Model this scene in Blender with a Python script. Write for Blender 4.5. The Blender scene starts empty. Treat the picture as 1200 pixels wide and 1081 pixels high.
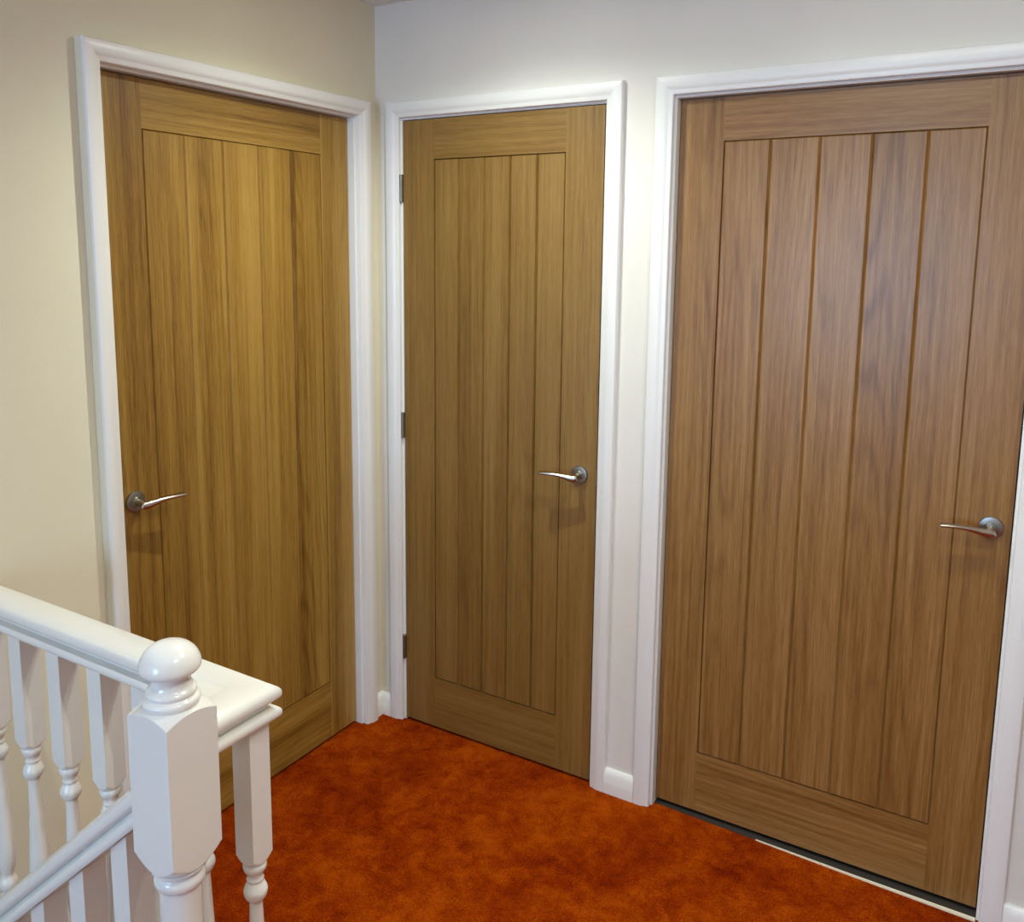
import bpy, bmesh, math, random
from mathutils import Matrix, Vector

random.seed(7)
sc = bpy.context.scene
COL = sc.collection
PI = math.pi

# ------------------------------------------------------------------ helpers
def link(name, bm, mat=None, parent=None, loc=None, rotz=None, smooth=None):
    bmesh.ops.recalc_face_normals(bm, faces=bm.faces)
    me = bpy.data.meshes.new(name)
    bm.to_mesh(me)
    bm.free()
    if mat is not None:
        me.materials.append(mat)
    o = bpy.data.objects.new(name, me)
    COL.objects.link(o)
    if parent is not None:
        o.parent = parent
    if loc is not None:
        o.location = loc
    if rotz is not None:
        o.rotation_euler = (0, 0, rotz)
    if smooth is not None:
        me.shade_smooth()
        me.set_sharp_from_angle(angle=math.radians(smooth))
    return o

def empty(name, loc=(0, 0, 0), rotz=0.0):
    o = bpy.data.objects.new(name, None)
    o.empty_display_size = 0.05
    COL.objects.link(o)
    o.location = loc
    o.rotation_euler = (0, 0, rotz)
    return o

def tag(o, label, cat, group=None, kind=None):
    o['label'] = label
    o['category'] = cat
    if group:
        o['group'] = group
    if kind:
        o['kind'] = kind
    return o

def copy_tree(o, parent=None):
    c = o.copy()
    COL.objects.link(c)
    if parent is not None:
        c.parent = parent
    for ch in list(o.children):
        copy_tree(ch, c)
    return c

def box(bm, x0, x1, y0, y1, z0, z1):
    vs = [bm.verts.new((x, y, z)) for x in (x0, x1) for y in (y0, y1) for z in (z0, z1)]
    fs = []
    for idx in ((0, 1, 3, 2), (4, 6, 7, 5), (0, 4, 5, 1), (2, 3, 7, 6), (0, 2, 6, 4), (1, 5, 7, 3)):
        fs.append(bm.faces.new([vs[i] for i in idx]))
    return fs

def bevel_all(bm, w, seg=2, angle=30):
    es = [e for e in bm.edges if len(e.link_faces) == 2 and e.calc_face_angle(0) > math.radians(angle)]
    bmesh.ops.bevel(bm, geom=es, offset=w, segments=seg, profile=0.5, affect='EDGES', clamp_overlap=True)

def loft(bm, rings, cap=True, closed=True):
    R = [[bm.verts.new(p) for p in r] for r in rings]
    n = len(R[0])
    for a, b in zip(R[:-1], R[1:]):
        for i in range(n if closed else n - 1):
            j = (i + 1) % n
            bm.faces.new((a[i], a[j], b[j], b[i]))
    if cap:
        bm.faces.new(list(reversed(R[0])))
        bm.faces.new(R[-1])
    return R

def square_ring(h, rl, z, n=48):
    """square of half side h cut by a circle of radius rl: the lathe-turned shoulder"""
    pts = []
    for i in range(n):
        a = 2 * PI * i / n
        c, s = math.cos(a), math.sin(a)
        r = min(h / max(abs(c), abs(s)), rl)
        pts.append((r * c, r * s, z))
    return pts

def round_ring(r, z, n=48):
    return [(r * math.cos(2 * PI * i / n), r * math.sin(2 * PI * i / n), z) for i in range(n)]

def smooth_profile(pts, sub=4):
    """Catmull-Rom through (r, z) points"""
    out = []
    n = len(pts)
    for i in range(n - 1):
        p0 = pts[max(i - 1, 0)]; p1 = pts[i]; p2 = pts[i + 1]; p3 = pts[min(i + 2, n - 1)]
        for k in range(sub):
            t = k / sub
            out.append(tuple(0.5 * ((2 * p1[d]) + (-p0[d] + p2[d]) * t + (2 * p0[d] - 5 * p1[d] + 4 * p2[d] - p3[d]) * t * t
                                    + (-p0[d] + 3 * p1[d] - 3 * p2[d] + p3[d]) * t ** 3) for d in (0, 1)))
    out.append(pts[-1])
    return out

# ------------------------------------------------------------------ materials
def new_mat(name):
    m = bpy.data.materials.new(name)
    m.use_nodes = True
    nt = m.node_tree
    for n in list(nt.nodes):
        nt.nodes.remove(n)
    out = nt.nodes.new('ShaderNodeOutputMaterial')
    p = nt.nodes.new('ShaderNodeBsdfPrincipled')
    nt.links.new(p.outputs[0], out.inputs[0])
    return m, nt, p

class NB:
    def __init__(s, nt): s.nt = nt
    def n(s, t, **kw):
        o = s.nt.nodes.new(t)
        for k, v in kw.items(): setattr(o, k, v)
        return o
    def l(s, a, b): s.nt.links.new(a, b)
    def math(s, op, a, b=None, clamp=False):
        o = s.n('ShaderNodeMath', operation=op, use_clamp=clamp)
        for i, v in enumerate((a, b)):
            if v is None: continue
            if isinstance(v, (int, float)): o.inputs[i].default_value = v
            else: s.l(v, o.inputs[i])
        return o.outputs[0]
    def noise(s, vec, scale, detail=3, rough=0.5, w=None, dist=0.0):
        o = s.n('ShaderNodeTexNoise')
        if w is not None:
            o.noise_dimensions = '4D'
            if isinstance(w, (int, float)): o.inputs['W'].default_value = w
            else: s.l(w, o.inputs['W'])
        s.l(vec, o.inputs['Vector'])
        o.inputs['Scale'].default_value = scale
        o.inputs['Detail'].default_value = detail
        o.inputs['Roughness'].default_value = rough
        o.inputs['Distortion'].default_value = dist
        return o.outputs[0]
    def mapping(s, vec, scale):
        o = s.n('ShaderNodeMapping')
        s.l(vec, o.inputs['Vector'])
        o.inputs['Scale'].default_value = scale
        return o.outputs[0]
    def ramp(s, fac, stops):
        o = s.n('ShaderNodeValToRGB')
        s.l(fac, o.inputs[0])
        cr = o.color_ramp
        while len(cr.elements) < len(stops): cr.elements.new(0.5)
        for e, (p, c) in zip(cr.elements, stops):
            e.position = p
            e.color = (*c, 1) if len(c) == 3 else c
        return o.outputs[0]
    def mix(s, fac, a, b, blend='MIX'):
        o = s.n('ShaderNodeMix', data_type='RGBA', blend_type=blend)
        if isinstance(fac, (int, float)): o.inputs[0].default_value = fac
        else: s.l(fac, o.inputs[0])
        for i, v in ((6, a), (7, b)):
            if isinstance(v, tuple): o.inputs[i].default_value = (*v, 1)
            else: s.l(v, o.inputs[i])
        return o.outputs[2]
    def bump(s, h, strength, dist, p):
        o = s.n('ShaderNodeBump')
        o.inputs['Strength'].default_value = strength
        o.inputs['Distance'].default_value = dist
        s.l(h, o.inputs['Height'])
        s.l(o.outputs[0], p.inputs['Normal'])

def paint(name, col, rough, bump_scale, bump_strength, var=0.03, coat=0.0):
    m, nt, p = new_mat(name)
    b = NB(nt)
    tc = b.n('ShaderNodeTexCoord').outputs['Object']
    nz = b.noise(tc, 3.0, 3)
    dark = tuple(c * (1 - var) for c in col)
    lite = tuple(min(1, c * (1 + var)) for c in col)
    b.l(b.ramp(nz, [(0.3, dark), (0.7, lite)]), p.inputs['Base Color'])
    p.inputs['Roughness'].default_value = rough
    p.inputs['Coat Weight'].default_value = coat
    p.inputs['Coat Roughness'].default_value = 0.12
    b.bump(b.noise(tc, bump_scale, 2), bump_strength, 0.002, p)
    return m

def oak(name, lite, mid, dark, grain='Z', rough=0.38, rings=1.0, bands=1.0):
    """oak veneer: the grain runs along local Z (stiles, planks) or local X (rails)"""
    m, nt, p = new_mat(name)
    b = NB(nt)
    tc = b.n('ShaderNodeTexCoord').outputs['Object']
    sx, sz = (1, 1)
    seed = b.n('ShaderNodeAttribute', attribute_name='seed').outputs['Fac']
    g = (lambda a, l: (a, 1.0, l)) if grain == 'Z' else (lambda a, l: (l, 1.0, a))
    w = b.math('MULTIPLY', seed, 37.0)
    broad = b.noise(b.mapping(tc, g(11, 0.18)), 1.0, 2, 0.5, w)          # wide colour stripes
    streak = b.noise(b.mapping(tc, g(95, 1.6)), 1.0, 4, 0.65, w)         # narrow streaks
    pores = b.noise(b.mapping(tc, g(520, 16)), 1.0, 3, 0.7, w)           # pores
    field = b.noise(b.mapping(tc, g(5.0, 0.42)), 1.0, 1.5, 0.45, w)      # growth rings as contours
    rg = b.math('SINE', b.math('MULTIPLY', field, 190.0))
    rg = b.math('POWER', b.math('ADD', b.math('MULTIPLY', rg, 0.5), 0.5), 3.0)
    rmask = b.math('MULTIPLY', b.math('SUBTRACT', b.noise(b.mapping(tc, g(7, 0.6)), 1.0, 2, 0.5, b.math('ADD', w, 9.0)), 0.40, True), 3.6 * rings, True)
    v = b.math('ADD', b.math('MULTIPLY', broad, 0.40 * bands), b.math('MULTIPLY', streak, 0.34))
    v = b.math('ADD', v, b.math('MULTIPLY', pores, 0.30))
    v = b.math('ADD', v, 0.5 * (1 - 0.40 * bands - 0.64))
    v = b.math('SUBTRACT', v, b.math('MULTIPLY', b.math('MULTIPLY', rg, rmask), 0.11))
    v = b.math('ADD', v, b.math('MULTIPLY', b.math('SUBTRACT', b.math('FRACT', b.math('MULTIPLY', seed, 7.31)), 0.5), 0.07 * bands))
    col = b.ramp(v, [(0.38, dark), (0.50, mid), (0.62, lite)])
    b.l(col, p.inputs['Base Color'])
    p.inputs['Roughness'].default_value = rough
    p.inputs['Specular IOR Level'].default_value = 0.5
    b.bump(b.math('ADD', b.math('MULTIPLY', pores, 0.7), b.math('MULTIPLY', streak, 0.5)), 0.18, 0.0006, p)
    return m

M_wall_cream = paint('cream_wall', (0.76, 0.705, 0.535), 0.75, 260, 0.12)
M_wall = paint('pale_magnolia_wall', (0.77, 0.735, 0.665), 0.75, 260, 0.12)
M_ceil = paint('white_ceiling', (0.80, 0.78, 0.74), 0.85, 200, 0.12)
M_trim = paint('white_satin_paint', (0.82, 0.815, 0.79), 0.34, 60, 0.03, 0.012)
M_gloss = paint('white_gloss_paint', (0.80, 0.785, 0.735), 0.22, 45, 0.05, 0.02, 0.35)

# the three doors' veneers differ a little: golden, olive brown, pinkish
OAK = {
    1: [oak('oak_golden_' + g, (0.430, 0.258, 0.056), (0.300, 0.163, 0.026), (0.145, 0.060, 0.005), g, 0.40, 0.5, 1.25) for g in ('Z', 'X')],
    2: [oak('oak_brown_' + g, (0.320, 0.188, 0.054), (0.235, 0.128, 0.029), (0.140, 0.066, 0.009), g, 0.42, 0.35, 0.5) for g in ('Z', 'X')],
    3: [oak('oak_tan_' + g, (0.385, 0.212, 0.078), (0.265, 0.129, 0.034), (0.145, 0.060, 0.010), g, 0.34, 0.6, 0.45) for g in ('Z', 'X')],
}

def carpet_mat():
    m, nt, p = new_mat('rust_carpet')
    b = NB(nt)
    tc = b.n('ShaderNodeTexCoord').outputs['Object']
    blot = b.noise(tc, 3.6, 6, 0.66, None, 0.5)
    blot2 = b.noise(tc, 22.0, 5, 0.68, None, 0.5)
    pile = b.noise(tc, 190.0, 3, 0.75)
    tuft = b.n('ShaderNodeTexVoronoi')
    b.l(tc, tuft.inputs['Vector'])
    tuft.inputs['Scale'].default_value = 330.0
    v = b.math('ADD', b.math('MULTIPLY', blot, 0.62), b.math('MULTIPLY', blot2, 0.48))
    v = b.math('ADD', v, b.math('MULTIPLY', pile, 0.62))
    col = b.ramp(v, [(0.64, (0.11, 0.006, 0.0002)), (0.78, (0.24, 0.021, 0.0004)), (0.88, (0.33, 0.039, 0.0005)), (1.0, (0.48, 0.080, 0.002))])
    b.l(col, p.inputs['Base Color'])
    p.inputs['Roughness'].default_value = 1.0
    p.inputs['Specular IOR Level'].default_value = 0.0
    p.inputs['Sheen Weight'].default_value = 0.02
    p.inputs['Sheen Roughness'].default_value = 0.6
    p.inputs['Sheen Tint'].default_value = (1.0, 0.55, 0.3, 1)
    h = b.math('ADD', b.math('MULTIPLY', tuft.outputs['Distance'], -0.8), b.math('MULTIPLY', blot2, 1.2))
    b.bump(h, 0.7, 0.006, p)
    return m
M_carpet = carpet_mat()

def metal(name, col, rough):
    m, nt, p = new_mat(name)
    b = NB(nt)
    tc = b.n('ShaderNodeTexCoord').outputs['Object']
    p.inputs['Metallic'].default_value = 1.0
    nz = b.noise(b.mapping(tc, (40, 40, 400)), 4.0, 2)
    b.l(b.ramp(nz, [(0.3, tuple(c * 0.9 for c in col)), (0.7, col)]), p.inputs['Base Color'])
    b.l(b.math('MULTIPLY_ADD', nz, 0.1) if False else b.math('ADD', b.math('MULTIPLY', nz, 0.12), rough), p.inputs['Roughness'])
    return m
M_nickel = metal('brushed_nickel', (0.52, 0.47, 0.39), 0.18)
M_steel = metal('dull_steel', (0.34, 0.32, 0.28), 0.32)
M_strip = paint('pale_strip', (0.86, 0.80, 0.62), 0.35, 60, 0.02)
M_gap_shade = paint('door_gap_shade', (0.035, 0.028, 0.022), 0.7, 60, 0.1)  # near-black colour painting the shade below the right door

def emit_mat(name, col, s):
    m, nt, p = new_mat(name)
    p.inputs['Base Color'].default_value = (*col, 1)
    p.inputs['Emission Color'].default_value = (*col, 1)
    p.inputs['Emission Strength'].default_value = s
    return m
M_bulb = emit_mat('lit_bulb', (1.0, 0.90, 0.74), 12.0)

def glass_mat():
    m = bpy.data.materials.new('window_glass')
    m.use_nodes = True
    nt = m.node_tree
    for n in list(nt.nodes): nt.nodes.remove(n)
    b = NB(nt)
    out = b.n('ShaderNodeOutputMaterial')
    tr = b.n('ShaderNodeBsdfTransparent')
    gl = b.n('ShaderNodeBsdfGlossy')
    gl.inputs['Roughness'].default_value = 0.02
    fr = b.n('ShaderNodeFresnel')
    mx = b.n('ShaderNodeMixShader')
    b.l(fr.outputs[0], mx.inputs[0]); b.l(tr.outputs[0], mx.inputs[1]); b.l(gl.outputs[0], mx.inputs[2])
    b.l(mx.outputs[0], out.inputs[0])
    return m
M_glass = glass_mat()

# ------------------------------------------------------------------ room
CEIL = 2.34
LOW = -2.6                     # floor of the hall below the stairs
RX, FY = 4.2, -5.0             # right wall, front (rear of camera) wall
A1, A2, HA, DA, TA, WA = -0.1068, -0.9587, 1.9913, 0.0234, 0.030, 0.0463     # door 1 in the left wall
B1, B2, HB = 0.1066, 0.8015, 1.990                                           # door 2
C1, C2, HC, DC = 1.003, 1.8373, 1.9885, 0.0239                               # door 3
Q, AW, AT = 0.0063, 0.0478, 0.0208
LT = 0.03                      # lining thickness
ND = 0.25                      # wall thickness with the closed rooms behind

def struct(name, bm, mat, label, cat, **kw):
    o = link(name, bm, mat, **kw)
    return tag(o, label, cat, kind='structure')

WELL_X, WELL_Y0, WELL_Y1 = 0.80, -2.42, -1.335   # stair opening in the landing floor

bm = bmesh.new()   # left wall with doorway
box(bm, -ND, 0, A1 + LT, 0, 0, CEIL)
box(bm, -ND, 0, A2 - LT, A1 + LT, HA + LT, CEIL)
box(bm, -ND, 0, WELL_Y1, A2 - LT, 0, CEIL)
WY0, WY1, WZ0, WZ1 = -3.55, -2.45, 0.85, 2.0     # stair window, further along the left wall
box(bm, -ND, 0, WY1, WELL_Y1, LOW, CEIL)
box(bm, -ND, 0, FY, WY0, LOW, CEIL)
box(bm, -ND, 0, WY0, WY1, LOW, WZ0)
box(bm, -ND, 0, WY0, WY1, WZ1, CEIL)
box(bm, -ND, -0.2, A2 - LT, A1 + LT, 0, HA + LT)
struct('wall_left', bm, M_wall_cream, 'warm magnolia painted wall holding the left oak door, beside the stairwell', 'wall')
bm = bmesh.new()   # back wall with two doorways
box(bm, -ND, B1 - LT, 0, ND, 0, CEIL)
box(bm, B1 - LT, B2 + LT, 0, ND, HB + LT, CEIL)
box(bm, B2 + LT, C1 - LT, 0, ND, 0, CEIL)
box(bm, C1 - LT, C2 + LT, 0, ND, HC + LT, CEIL)
box(bm, C2 + LT, RX + ND, 0, ND, 0, CEIL)
box(bm, B1 - LT, B2 + LT, 0.2, ND, 0, HB + LT)
box(bm, C1 - LT, C2 + LT, 0.2, ND, 0, HC + LT)
struct('wall_back', bm, M_wall, 'pale magnolia wall with the narrow middle door and the right door', 'wall')
bm = bmesh.new()
box(bm, RX, RX + ND, FY, 0, LOW, CEIL)
struct('wall_right', bm, M_wall, 'magnolia landing wall outside the right edge of the view', 'wall')
VX0, VX1, VZ0, VZ1 = 0.25, 1.30, 0.75, 2.10      # landing window opposite the doors
bm = bmesh.new()
box(bm, 0, VX0, FY - ND, FY, LOW, CEIL)
box(bm, VX1, RX, FY - ND, FY, LOW, CEIL)
box(bm, VX0, VX1, FY - ND, FY, LOW, VZ0)
box(bm, VX0, VX1, FY - ND, FY, VZ1, CEIL)
struct('wall_front', bm, M_wall, 'magnolia wall with a window, opposite the middle and right doors', 'wall')
bm = bmesh.new()
box(bm, -ND, RX + ND, FY - ND, ND, CEIL, CEIL + 0.2)
struct('ceiling', bm, M_ceil, 'plain white landing ceiling above the corner of the two walls', 'ceiling')

# landing floor: carpet, L shaped round the stair opening
bm = bmesh.new()
box(bm, -0.2, RX, WELL_Y1, 0.2, -0.22, 0)
box(bm, WELL_X, RX, FY, WELL_Y1, -0.22, 0)
box(bm, 0, WELL_X, FY, WELL_Y0, -0.22, 0)
struct('floor', bm, M_carpet, 'rust orange carpet covering the landing floor', 'floor')
bm = bmesh.new()
box(bm, -ND, RX + ND, FY - ND, ND, LOW - 0.1, LOW)
struct('floor.001', bm, M_carpet, 'rust orange carpet of the hall below the stairs', 'floor')

# windows (both behind the viewer)
def window(name, loc, rotz, W, H, label):
    w = empty(name, loc, rotz)
    tag(w, label, 'window', kind='structure')
    hw, hh = W / 2, H
    bm = bmesh.new()
    for (x0, x1, z0, z1) in ((-hw, -hw + .06, 0, hh), (hw - .06, hw, 0, hh), (-hw + .06, hw - .06, 0, .06), (-hw + .06, hw - .06, hh - .06, hh), (-.03, .03, .06, hh - .06)):
        box(bm, x0, x1, -.035, .035, z0, z1)
    link('window_frame', bm, M_trim, w)
    for s in (-1, 1):
        bm = bmesh.new()
        x0, x1 = sorted((s * .03, s * (hw - .06)))
        box(bm, x0, x1, -.004, .004, .06, hh - .06)
        link('window_pane', bm, M_glass, w)
    bm = bmesh.new()
    box(bm, -hw, hw, .036, .13, -.001, .025)
    link('window_sill', bm, M_trim, w)
window('window_1', (-0.10, (WY0 + WY1) / 2, WZ0), -PI / 2, WY1 - WY0, WZ1 - WZ0, 'white framed stair window in the left wall, beyond the left edge of the view')
window('window_2', ((VX0 + VX1) / 2, FY - 0.10, VZ0), 0, VX1 - VX0, VZ1 - VZ0, 'white framed landing window opposite the doors, behind the viewer')

# ------------------------------------------------------------------ doors, architraves
ARCH = [(0, 0), (0, .55), (.03, .66), (.10, .72), (.22, .76), (.30, .80), (.40, .93), (.52, .99), (.86, 1.0), (.95, .95), (1.0, .80), (1.0, 0)]

def trim(name, loc, rotz, W, H, q, aw, at, label, dep=0.16, cream_edge=False):
    root = empty(name, loc, rotz)
    tag(root, label, 'door frame', kind='structure')
    prof = [(q + a * aw, -t * at) for a, t in ARCH]
    n = len(prof)
    def strip(nm, r0, r1):
        bm = bmesh.new()
        loft(bm, [r0, r1])
        o = link(nm, bm, M_trim, root, smooth=28)
        if cream_edge:                       # outer edge of the left door's frame takes the cream wall colour
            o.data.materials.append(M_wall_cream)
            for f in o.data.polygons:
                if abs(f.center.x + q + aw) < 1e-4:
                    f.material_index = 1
    strip('jamb_architrave', [(-p, y, 0) for p, y in prof], [(-p, y, H + p) for p, y in prof])
    strip('head_architrave', [(-p, y, H + p) for p, y in prof], [(W + p, y, H + p) for p, y in prof])
    strip('jamb_architrave', [(W + p, y, 0) for p, y in prof], [(W + p, y, H + p) for p, y in prof])
    for x0, x1, z0, z1, nm in ((-LT, 0, 0, H, 'jamb_lining'), (W, W + LT, 0, H, 'jamb_lining'), (-LT, W + LT, H, H + LT, 'head_lining')):
        bm = bmesh.new()
        box(bm, x0, x1, 0, dep, z0, z1)
        bevel_all(bm, 0.0012, 2)
        link(nm, bm, M_trim, root)
    return root

def set_seed(o, seeds):
    me = o.data
    at = me.attributes.new('seed', 'FLOAT', 'FACE')
    for i, p in enumerate(me.polygons):
        at.data[i].value = seeds(i, p) if callable(seeds) else seeds

def lever_mesh(s):
    """door lever: neck from the rose, then a blade that flattens and widens towards the tip"""
    # (along, out, up, half height, half depth)
    key = [(-.0115, .0415, -.0030, .0030, .0030), (-.0105, .0418, -.0032, .0068, .0058), (-.0050, .0430, -.0036, .0092, .0078), (0.005, .0445, -.0034, .0094, .0082),
           (0.017, .0470, -.0014, .0084, .0080), (0.033, .0500, .0016, .0068, .0082), (0.050, .0530, .0040, .0056, .0094), (0.068, .0560, .0050, .0050, .0110),
           (0.086, .0580, .0048, .0050, .0124), (0.097, .0588, .0043, .0048, .0128), (0.101, .0590, .0041, .0034, .0115)]
    pts = []
    n = len(key)
    for i in range(n - 1):
        p0, p1, p2, p3 = key[max(i - 1, 0)], key[i], key[i + 1], key[min(i + 2, n - 1)]
        for k in range(4):
            t = k / 4
            pts.append([0.5 * ((2 * p1[d]) + (-p0[d] + p2[d]) * t + (2 * p0[d] - 5 * p1[d] + 4 * p2[d] - p3[d]) * t * t + (-p0[d] + 3 * p1[d] - 3 * p2[d] + p3[d]) * t ** 3) for d in range(5)])
    pts.append(list(key[-1]))
    rings = []
    N = 20
    for i, p in enumerate(pts):
        a = pts[max(i - 1, 0)]; c = pts[min(i + 1, len(pts) - 1)]
        d = Vector((c[0] - a[0], -(c[1] - a[1]), c[2] - a[2])).normalized()
        side = d.cross(Vector((0, 0, 1))).normalized()     # horizontal normal of the path
        up = side.cross(d).normalized()
        ring = []
        for j in range(N):
            th = 2 * PI * j / N
            cx, sx = math.cos(th), math.sin(th)
            e = 0.75
            cx = math.copysign(abs(cx) ** e, cx); sx = math.copysign(abs(sx) ** e, sx)
            v = Vector((p[0], -p[1], p[2])) + side * (cx * p[4]) + up * (sx * p[3])
            ring.append((s * v.x, v.y, v.z))
        rings.append(ring)
    bm = bmesh.new()
    loft(bm, rings)
    N = 24                                  # neck between rose and lever
    loft(bm, [[(r * math.cos(2 * PI * i / N), -y, r * math.sin(2 * PI * i / N) + dz) for i in range(N)] for r, y, dz in ((.0095, .004, 0), (.0088, .016, 0), (.0082, .030, -.001), (.0078, .043, -.003))])
    return bm

def rose_mesh():
    prof = [(0.0001, 0), (.0255, 0), (.0262, .002), (.0262, .0065), (.0250, .0085), (.0228, .0092), (.0135, .0096), (.0125, .0125), (.0115, .0135), (.0001, .0135)]
    bm = bmesh.new()
    N = 40
    loft(bm, [[(r * math.cos(2 * PI * i / N), -y, r * math.sin(2 * PI * i / N)) for i in range(N)] for r, y in prof])
    return bm

PLANKS = {1: ((2, .45), (5, .75), (1, .60), (4, .50), (6, .45)), 2: ((3, .45), (0, .5), (5, .6), (2, .5), (6, .5)), 3: ((1, .50), (4, .50), (6, .60), (3, .50), (5, .65))}

def door(name, loc, rotz, k, W, H, rec, gap_b, stile, top, bot, hx, hz, s, label):
    root = empty(name, loc, rotz)
    tag(root, label, 'door', kind='structure')
    g = 0.003
    x0, x1, z0, z1 = g, W - g, gap_b, H - g
    y0, y1 = rec, rec + 0.04
    mz, mx = OAK[k]
    pl, pr, pb, pt = stile, W - stile, bot, top
    def slab(nm, a, b, c, d, mat, seed):
        bm = bmesh.new()
        box(bm, a, b, y0, y1, c, d)
        bevel_all(bm, 0.0008, 1)
        o = link(nm, bm, mat, root)
        set_seed(o, seed)
    slab('stile', x0, pl, z0, z1, mz, 0.11 * k + .03)
    slab('stile', pr, x1, z0, z1, mz, 0.11 * k + .57)
    slab('top_rail', pl, pr, pt, z1, mx, 0.11 * k + .23)
    slab('bottom_rail', pl, pr, z0, pb, mx, 0.11 * k + .41)
    # panel of five planks with V grooves between them and all round
    bm = bmesh.new()
    n = 5
    pw = (pr - pl) / n
    c, dp = 0.0046, (0.0060, 0.0085, 0.0062)[k - 1]
    for i in range(n):
        a, b = pl + i * pw, pl + (i + 1) * pw
        f = 0.0004
        fr = [bm.verts.new(v) for v in ((a + c, y0 + f, pb + c), (b - c, y0 + f, pb + c), (b - c, y0 + f, pt - c), (a + c, y0 + f, pt - c))]
        bk = [bm.verts.new(v) for v in ((a, y0 + dp, pb), (b, y0 + dp, pb), (b, y0 + dp, pt), (a, y0 + dp, pt))]
        rr = [bm.verts.new(v) for v in ((a, y1, pb), (b, y1, pb), (b, y1, pt), (a, y1, pt))]
        bm.faces.new(fr)
        for j in range(4):
            q = (j + 1) % 4
            bm.faces.new((fr[j], fr[q], bk[q], bk[j]))
            bm.faces.new((bk[j], bk[q], rr[q], rr[j]))
        bm.faces.new(list(reversed(rr)))
    o = link('panel', bm, mz, root)
    sd = [(q + t) / 7.31 for q, t in PLANKS[k]]     # (figure, tone) of each plank
    set_seed(o, lambda i, p: sd[min(n - 1, max(0, int((p.center.x - pl) / pw)))])
    # lever handle on a round rose
    h = link('door_handle', lever_mesh(s), M_nickel, root, loc=(hx, y0, hz), smooth=50)
    h['label'] = 'brushed nickel lever'
    r = link('rose', rose_mesh(), M_steel, h, smooth=35)
    return root

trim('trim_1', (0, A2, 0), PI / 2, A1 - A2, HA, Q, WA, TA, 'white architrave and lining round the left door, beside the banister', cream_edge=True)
trim('trim_2', (B1, 0, 0), 0, B2 - B1, HB, Q, AW, AT, 'white architrave and lining round the narrow middle door')
t3 = trim('trim_3', (C1, 0, 0), 0, C2 - C1, HC, Q, AW, AT, 'white architrave and lining round the right door')

bm = bmesh.new()  # dark sheet added as painted shade in the gap under the right door
loft(bm, [[(x, y, z) for x, y in ((.001, .016), (.25, .0085), (C2 - C1 - .001, .0015), (C2 - C1 - .001, .19), (.001, .19))] for z in (0.0, .002)])
link('gap_shade_sheet', bm, M_gap_shade, t3)
W1, W2, W3 = A1 - A2, B2 - B1, C2 - C1
door('door_1', (0, A2, 0), PI / 2, 1, W1, HA, DA, .009, .1215, 1.872, .197, .052, .972, 1,
     'golden oak plank door in the left wall, handle on its left')
d2 = door('door_2', (B1, 0, 0), 0, 2, W2, HB, 0.0, .009, .1205, 1.868, .180, .640, .952, -1,
          'narrow olive brown oak door in the corner, three hinges on its left edge')
door('door_3', (C1, 0, 0), 0, 3, W3, HC, DC, .014, .1190, 1.877, .190, .790, .972, -1,
     'tan oak plank door at right, nearest the viewer, gap and pale strip below')

# hinges on the middle door, knuckles proud of the frame
for zc in (1.783, 1.0265, 0.264):
    bm = bmesh.new()
    N = 16
    hh = .042
    prof = [(.0001, -hh), (.0050, -hh), (.0058, -hh + .001)]
    for kq in (-.6, -.2, .2, .6):
        z = kq * hh
        prof += [(.0058, z - .0008), (.0048, z - .0003), (.0048, z + .0003), (.0058, z + .0008)]
    prof += [(.0058, hh - .001), (.0050, hh), (.0001, hh)]
    loft(bm, [[(-.0015 + r * math.cos(2 * PI * i / N), -.0065 + r * math.sin(2 * PI * i / N), z) for i in range(N)] for r, z in prof])
    box(bm, .0002, .0026, -.004, .03, -hh, hh)
    h = link('hinge', bm, M_steel, d2, loc=(0, 0, zc), smooth=30)
    h['label'] = 'grey steel butt hinge'
# latch keep seen at the edge of the middle door
bm = bmesh.new()
box(bm, W2 - .0026, W2 + .0055, -.0012, .002, .927, .972)
bevel_all(bm, .0008, 1)
h = link('strike_plate', bm, M_steel, d2)
h['label'] = 'dark metal latch keep'

# ------------------------------------------------------------------ skirting boards
SK = [(0, 0), (.0205, 0), (.0205, .0345), (.0200, .0365), (.0175, .050), (.0150, .060), (.0115, .0675), (.006, .0715), (0, .072)]
def skirt(name, side, a, b, label, m0=0.0, m1=0.0):
    """side 'L': along the left wall from y=a to y=b; 'B': along the back wall from x=a to x=b; m = mitre per unit thickness"""
    bm = bmesh.new()
    if side == 'L':
        loft(bm, [[(t, a + m0 * t, z) for t, z in SK], [(t, b + m1 * t, z) for t, z in SK]])
    else:
        loft(bm, [[(a + m0 * t, -t, z) for t, z in SK], [(b + m1 * t, -t, z) for t, z in SK]])
    o = link(name, bm, M_trim, smooth=30)
    tag(o, label, 'skirting board', kind='structure')
skirt('baseboard_left', 'L', A1 + Q + WA, 0.0, 'short white skirting between the left door frame and the corner', 0, -1)
skirt('baseboard_left.001', 'L', -1.29, A2 - Q - WA, 'white skirting left of the left door, behind the banister')
skirt('baseboard_back', 'B', 0.0, B1 - Q - AW, 'short white skirting between the corner and the middle door frame', 1, 0)
skirt('baseboard_back.001', 'B', B2 + Q + AW, C1 - Q - AW, 'short white skirting between the middle and right door frames')
skirt('baseboard_back.002', 'B', C2 + Q + AW, RX, 'white skirting to the right of the right door')

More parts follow.
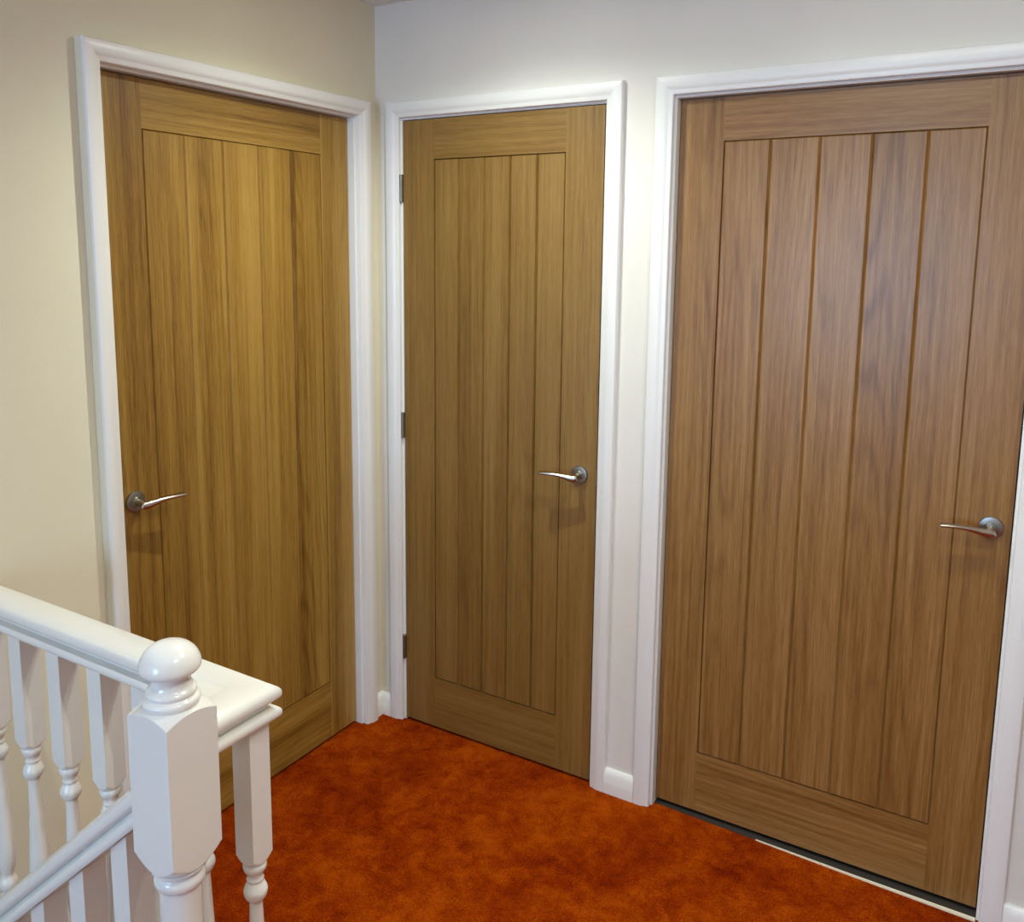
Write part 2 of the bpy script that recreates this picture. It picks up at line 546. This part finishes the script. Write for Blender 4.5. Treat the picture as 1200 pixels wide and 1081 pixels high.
# pale strip under the right door, carpet cut back along it
bm = bmesh.new()
pts = [(C1 + .30, .0055), (C1 + .55, -.0030), (C2 - .001, -.0100), (C2 - .001, .0020), (C1 + .55, .0030), (C1 + .30, .0070)]
loft(bm, [[(x, y, 0.0) for x, y in pts], [(x, y, .0035) for x, y in pts]])
bevel_all(bm, .001, 1)
t = link('threshold_strip', bm, M_strip)
tag(t, 'pale metal carpet strip on the floor under the right door', 'threshold strip')

# ------------------------------------------------------------------ banister
NX, NY, NH = 0.819, -1.456, 0.043        # newel centre and half side
LY = -1.3145                              # landing rail axis
SL = 0.342 / 0.387                        # pitch of the stair rail (rise over run)

def round_prof(pts, sub=3):
    q = smooth_profile(pts, sub)
    return q
CAP_HALF = [(.0250, 0), (.0310, .0012), (.0346, .0052), (.0357, .0110), (.0347, .0170), (.0305, .0225), (.0220, .0266), (.0110, .0288), (0, .0294)]
CAP = round_prof([(-x, z) for x, z in CAP_HALF] + [(x, z) for x, z in reversed(CAP_HALF[:-1])])
STRIP = [(-.0330, 0), (-.0350, .0025), (-.0357, .0075), (-.0350, .0125), (-.0325, .0155), (.0325, .0155), (.0350, .0125), (.0357, .0075), (.0350, .0025), (.0330, 0)]

def rail_path(prof, z):
    """landing rail from the left wall to the corner, mitred, then back to the newel"""
    return [[(0.0, LY + p, z + h) for p, h in prof],
            [(NX + (p * 1.2 if p < 0 else p), LY + p, z + h) for p, h in prof],
            [(NX + (p * 1.2 if p < 0 else p), NY + NH, z + h) for p, h in prof]]

hr = empty('landing_handrail', (0.4, LY, 0.85))
tag(hr, 'white painted handrail over the landing spindles, turning the corner to the newel post', 'handrail')
def child_world(nm, bm, mat, root, smooth=42):
    bmesh.ops.translate(bm, verts=bm.verts, vec=-root.location)
    return link(nm, bm, mat, root, smooth=smooth)
bm = bmesh.new(); loft(bm, rail_path(CAP, 0.8785))
ix, iy = NX - .0428, LY - .0357            # eased inner corner where the rail turns to the newel
ex, ey = .055, iy - (NY + NH)
arc = [(ix - ex + ex * math.sin(a), NY + NH + ey * math.cos(a)) for a in [PI / 2 * i / 10 for i in range(11)]]
plan = [(ix + .022, NY + NH), (ix + .022, iy + .020), (ix - ex, iy + .020)] + arc
loft(bm, [[(x, y, z) for x, y in plan] for z in (.8815, .9045)])
child_world('rail_cap', bm, M_gloss, hr)
bm = bmesh.new(); loft(bm, rail_path([(-.018, 0), (-.018, .018), (.018, .018), (.018, 0)], 0.862)); child_world('rail_neck', bm, M_gloss, hr)
bm = bmesh.new(); loft(bm, rail_path(STRIP, 0.850)); child_world('spindle_strip', bm, M_gloss, hr)

# base rail on the landing edge
bm = bmesh.new()
prof = [(-.034, 0), (-.034, .016), (-.028, .026), (.028, .026), (.034, .016), (.034, 0)]
loft(bm, [[(0.021, LY + p, h) for p, h in prof], [(NX + p, LY + p, h) for p, h in prof], [(NX + p, NY + NH, h) for p, h in prof]])
o = link('base_rail', bm, M_gloss, smooth=30)
tag(o, 'white base rail on the carpet edge under the landing spindles', 'base rail')

# stair rail: x from the newel face down to the left wall
def z_stair(x):                          # underside of the stair rail strip
    return 0.7480 - SL * (0.765 - x)
sr = empty('stair_handrail', (0.4, NY, 0.5))
tag(sr, 'sloping white stair handrail running down to the left from the newel post', 'handrail')
x0s, x1s = 0.0, NX - NH
def slope_path(prof, dz):
    k = 1.0 / math.cos(math.atan(SL))
    return [[(x, NY + p, z_stair(x) + dz + h * k) for p, h in prof] for x in (x0s, x1s)]
bm = bmesh.new(); loft(bm, slope_path(STRIP, 0)); child_world('spindle_strip', bm, M_gloss, sr)
bm = bmesh.new(); loft(bm, slope_path([(-.020, 0), (-.020, .012), (.020, .012), (.020, 0)], .017)); child_world('rail_neck', bm, M_gloss, sr)
bm = bmesh.new(); loft(bm, slope_path(CAP, 0.0300)); child_world('rail_cap', bm, M_gloss, sr)

# newel post
nw = empty('newel_post', (NX, NY, 0))
tag(nw, 'white square newel post with a turned ball cap at the top of the stairs', 'newel post')
ZT, ZB = 0.9326, 0.7178
SQ2 = math.sqrt(2)
bm = bmesh.new()
rings = []
NN = 160
for i in range(15):                       # lower shoulder
    f = i / 14
    rings.append(square_ring(NH, NH * (0.93 + (SQ2 * .9995 - 0.93) * f), ZB - .020 + .022 * f, NN))
rings.append(square_ring(NH, 9, ZB + .003, NN))
rings.append(square_ring(NH, 9, ZT - .001, NN))
for i in range(15):                       # upper shoulder, gently domed
    f = i / 14
    rings.append(square_ring(NH, NH * (SQ2 * .9995 + (0.80 - SQ2 * .9995) * f), ZT + .0140 * f ** 0.9, NN))
loft(bm, rings)
link('upper_block', bm, M_gloss, nw, smooth=26)
prof = smooth_profile([(.036, ZT + .0105), (.0378, ZT + .013), (.0400, ZT + .0180), (.0388, ZT + .0235), (.0350, ZT + .0268), (.0342, ZT + .0285), (.0352, ZT + .0320), (.0340, ZT + .0360),
                       (.0300, ZT + .0400), (.0278, ZT + .0460), (.0275, ZT + .0530), (.0290, ZT + .0585), (.0330, ZT + .0610), (.0395, ZT + .0635), (.0422, ZT + .0675), (.0426, ZT + .0725), (.0410, ZT + .080), (.0365, ZT + .089),
                       (.0285, ZT + .0972), (.0190, ZT + .1025), (.0090, ZT + .1055), (.0002, ZT + .1063)])
bm = bmesh.new()
loft(bm, [round_ring(r, z) for r, z in prof])
link('ball_cap', bm, M_gloss, nw, smooth=40)
prof = smooth_profile([(.0385, ZB - .0215), (.0400, ZB - .024), (.0335, ZB - .028), (.0320, ZB - .033), (.0350, ZB - .038), (.0365, ZB - .044), (.0350, ZB - .051), (.0315, ZB - .055),
                       (.0300, ZB - .060), (.0302, ZB - .12), (.0330, ZB - .22), (.0395, ZB - .32), (.0420, ZB - .37), (.0380, ZB - .41), (.0320, ZB - .43), (.0310, ZB - .437),
                       (.0395, ZB - .447), (.0395, ZB - .457), (.0330, ZB - .463), (.0385, ZB - .472)])
bm = bmesh.new()
loft(bm, [round_ring(r, z) for r, z in prof])
link('turned_shaft', bm, M_gloss, nw, smooth=40)
bm = bmesh.new()
rings = [square_ring(NH, 9, -.199), square_ring(NH, 9, ZB - .498)]
for f in (.25, .5, .75, 1.0):
    rings.append(square_ring(NH, NH * (SQ2 + (0.9 - SQ2) * f), ZB - .498 + .027 * f))
loft(bm, rings)
link('lower_block', bm, M_gloss, nw, smooth=32)

# turned spindles
BH = 0.0202
def make_spindle(name, ztop, zsq, zlow, zbot, slope=0.0):
    """square top block down to zsq, turned shaft to zlow, square base block to zbot"""
    root = empty(name)
    n = 96
    bm = bmesh.new()
    rings = []
    for i in range(9):
        f = i / 8
        rings.append(square_ring(BH, BH * (0.80 + (SQ2 * .9995 - 0.80) * f), zsq - .016 + .016 * f, n))
    rings.append(square_ring(BH, 9, zsq + .002, n))
    rings.append([(x, y, ztop + slope * x) for x, y, z in square_ring(BH, 9, ztop, n)])
    loft(bm, rings)
    link('upper_block', bm, M_gloss, root, smooth=32)
    s = zsq - .0155
    L = s - zlow
    prof = [(.0165, s + .001), (.0192, s - .004), (.0182, s - .011), (.0140, s - .018), (.0128, s - .024), (.0142, s - .029), (.0128, s - .0335), (.0150, s - .038),
            (.0190, s - .047), (.0192, s - .054), (.0165, s - .062), (.0118, s - .067), (.0108, s - .073), (.0112, s - .095),
            (.0125, s - .13), (.0150, s - L * .48), (.0190, s - L * .66), (.0200, s - L * .74), (.0180, s - L * .80), (.0135, s - L * .85),
            (.0130, s - L * .875), (.0180, s - L * .905), (.0185, s - L * .935), (.0135, s - L * .960), (.0165, s - L * .99), (.0165, zlow - .001)]
    bm = bmesh.new()
    loft(bm, [round_ring(r, z, 28) for r, z in smooth_profile(prof, 3)])
    link('turned_shaft', bm, M_gloss, root, smooth=45)
    bm = bmesh.new()
    rings = [[(x, y, zbot + slope * x) for x, y, z in square_ring(BH, 9, 0, n)], square_ring(BH, 9, zlow - .018, n)]
    for f in (.25, .5, .75, 1.0):
        rings.append(square_ring(BH, BH * (SQ2 + (0.82 - SQ2) * f), zlow - .018 + .018 * f, n))
    loft(bm, rings)
    link('lower_block', bm, M_gloss, root, smooth=32)
    return root

ORD = ['white turned spindle on the landing corner, right of the newel post',
       'white landing spindle right behind the newel post, only its bulb and stem showing',
       'white landing spindle mostly hidden by the newel post, one upper edge showing beside it',
       'first white landing spindle clear of the newel, its bulb just above the stair rail',
       'second white landing spindle clear of the newel on its left, under the level rail',
       'third white landing spindle clear of the newel on its left, under the level rail',
       'white landing spindle nearest the left wall, cut by the picture edge']
xs = [NX - 0.126 * i for i in range(7)]
proto = make_spindle('spindle', 0.8505, 0.618, 0.22, 0.0255)
for i, x in enumerate(xs):
    o = proto if i == 0 else copy_tree(proto)
    o.location = (x, LY, 0)
    tag(o, ORD[i], 'spindle', 'turned spindles under the landing handrail')

# stair spindles stand on the sloping string under the stair rail
SORD = ['white stair spindle next to the newel, under the sloping stair rail',
        'second white stair spindle down from the newel, under the sloping rail',
        'third white stair spindle down from the newel, under the sloping rail',
        'white stair spindle lowest in view, at the bottom left corner']
sx = [0.703, 0.585, 0.466, 0.348, 0.230, 0.112]
SORD += ['fifth white stair spindle down from the newel, under the sloping rail', 'white stair spindle beside the left wall, last down the stair']
SORD[3] = 'fourth white stair spindle down from the newel, under the sloping rail'
def string_top(x):
    return -0.012 - SL * (NX - NH - x)
sproto = None
for i, x in enumerate(sx):
    if sproto is None:
        zt = z_stair(x) - .0008
        sproto = o = make_spindle('stair_spindle', zt, zt - .20, zt - .56, string_top(x) + .0008, SL)
        zref = zt
    else:
        o = copy_tree(sproto)
    o.location = (x, NY, z_stair(x) - .0008 - zref)
    tag(o, SORD[i], 'spindle', 'turned spindles under the stair handrail')

# staircase: carpeted flight going down to the left, with its white string
st = empty('staircase', (0.4, -1.94, -0.6))
tag(st, 'rust carpeted staircase going down to the left of the newel post', 'staircase')
rise = 0.2
go = rise / SL
x = WELL_X
k = 0
while x > 0.02:
    xn = max(0.0, x - go)
    bm = bmesh.new()
    box(bm, max(xn, .002), x - (.001 if k == 0 else 0), WELL_Y0 + .002, NY - .022, -rise * (k + 1) - .22, -rise * (k + 1))
    bevel_all(bm, .008, 2)
    child_world('tread', bm, M_carpet, st)
    x = xn
    k += 1
bm = bmesh.new()
xa, xb = 0.002, NX - NH - .001
loft(bm, [[(xx, NY + p, string_top(xx) + h) for p, h in ((-.021, -.30), (-.021, -.004), (-.017, 0), (.017, 0), (.021, -.004), (.021, -.30))] for xx in (xa, xb)])
child_world('string', bm, M_gloss, st)
# apron under the landing edge
bm = bmesh.new()
box(bm, 0.001, WELL_X, WELL_Y1 - .016, WELL_Y1 - .001, -.26, -.001)
o = link('trim_4', bm, M_trim)
tag(o, 'white apron board on the landing edge inside the stairwell', 'trim', kind='structure')

# ------------------------------------------------------------------ lamps
def downlight(x, y, power, glow, label, col=(0.94, 1.0, 0.90), rad=0.017):
    root = empty('downlight', (x, y, CEIL))
    tag(root, label, 'ceiling light', 'recessed ceiling downlights')
    N = 32
    bm = bmesh.new()
    prof = [(.030, 0), (.0305, -.004), (.033, -.006), (.041, -.006), (.043, -.003), (.043, 0)]
    R = [[bm.verts.new((r * math.cos(2 * PI * i / N), r * math.sin(2 * PI * i / N), z)) for i in range(N)] for r, z in prof]
    for a, b in zip(R, R[1:] + R[:1]):
        for i in range(N):
            bm.faces.new((a[i], a[(i + 1) % N], b[(i + 1) % N], b[i]))
    link('bezel', bm, M_trim, root, smooth=40)
    bm = bmesh.new()
    loft(bm, [round_ring(.029, -.0005, N), round_ring(.029, -.002, N)])
    link('bulb', bm, M_bulb, root)
    # a recessed lamp throws a soft-edged beam down (spot) and a weak wide glow from its face (disk)
    for kind, watts, dz in (('SPOT', power, -.020), ('AREA', glow, -.008)):
        ld = bpy.data.lights.new('downlight_lamp', kind)
        ld.energy = watts
        ld.color = col
        if kind == 'SPOT':
            ld.spot_size = math.radians(147)
            ld.spot_blend = 1.0
            ld.shadow_soft_size = rad
        else:
            ld.shape = 'DISK'
            ld.size = .045
        lo = bpy.data.objects.new('downlight_lamp', ld)
        COL.objects.link(lo)
        lo.parent = root
        lo.location = (0, 0, dz)
    return root

PW = dict(P=(47, 2.2), Q=(12, 2.6), R=(46, 1), W=210, V=165, B=1.0)
downlight(0.64, -0.56, *PW['P'], 'ceiling downlight by the corner between the left and middle doors')
downlight(1.72, -0.74, *PW['Q'], 'ceiling downlight in front of the handle side of the right door')
downlight(1.46, -0.74, *PW['Q'], 'ceiling downlight in front of the middle of the right door')
downlight(2.00, -1.60, *PW['R'], 'ceiling downlight over the landing beside the stairs', col=(0.97, 1.0, 0.94))

# daylight outside the two windows
def daylight(loc, rot, sx, sy, watts, col):
    ad = bpy.data.lights.new('window_daylight', 'AREA')
    ad.shape = 'RECTANGLE'
    ad.size, ad.size_y = sx, sy
    ad.energy = watts
    ad.color = col
    ao = bpy.data.objects.new('window_daylight', ad)
    COL.objects.link(ao)
    ao.location = loc
    ao.rotation_euler = rot
daylight((-ND - .35, (WY0 + WY1) / 2, (WZ0 + WZ1) / 2 + .1), (0, -PI / 2, 0), 1.5, 1.5, PW['W'], (0.78, 0.93, 1.0))
daylight(((VX0 + VX1) / 2, FY - ND - .35, (VZ0 + VZ1) / 2), (PI / 2, 0, 0), 1.4, 1.7, PW['V'], (0.36, 0.62, 1.0))

wd = bpy.data.worlds.new('World')
sc.world = wd
wd.use_nodes = True
bg = wd.node_tree.nodes.get('Background') or wd.node_tree.nodes.new('ShaderNodeBackground')
bg.inputs[0].default_value = (0.70, 0.82, 1.0, 1)
bg.inputs[1].default_value = PW['B']

# ------------------------------------------------------------------ camera (a crop of a larger frame: vertical shift)
F, CX, CY = 1017.702, 600.681, 439.877
POS = (1.8321, -2.2110, 1.5924)
M = Matrix(((0.85830464, 0.51302512, 0.0108796), (-0.08197556, 0.11615594, 0.98984231), (-0.50655024, 0.85047811, -0.1417527)))  # right, up, forward
cd = bpy.data.cameras.new('camera')
cd.sensor_fit = 'HORIZONTAL'
cd.sensor_width = 36.0
cd.lens = F / 1200 * 36.0
cd.shift_x = (600 - CX) / 1200
cd.shift_y = (CY - 540.5) / 1200
cd.clip_start = 0.02
co = bpy.data.objects.new('camera', cd)
COL.objects.link(co)
rot = Matrix((M[0], M[1], -Vector(M[2]))).transposed()
co.matrix_world = Matrix.Translation(POS) @ rot.to_4x4()
sc.camera = co

sc.view_settings.view_transform = 'Standard'
sc.view_settings.look = 'None'
sc.view_settings.exposure = 0.0
sc.view_settings.gamma = 1.0
sc.view_settings.use_curve_mapping = False
sc.cycles.use_denoising = True
sc.cycles.max_bounces = 10
sc.cycles.diffuse_bounces = 6
sc.cycles.sample_clamp_indirect = 6.0
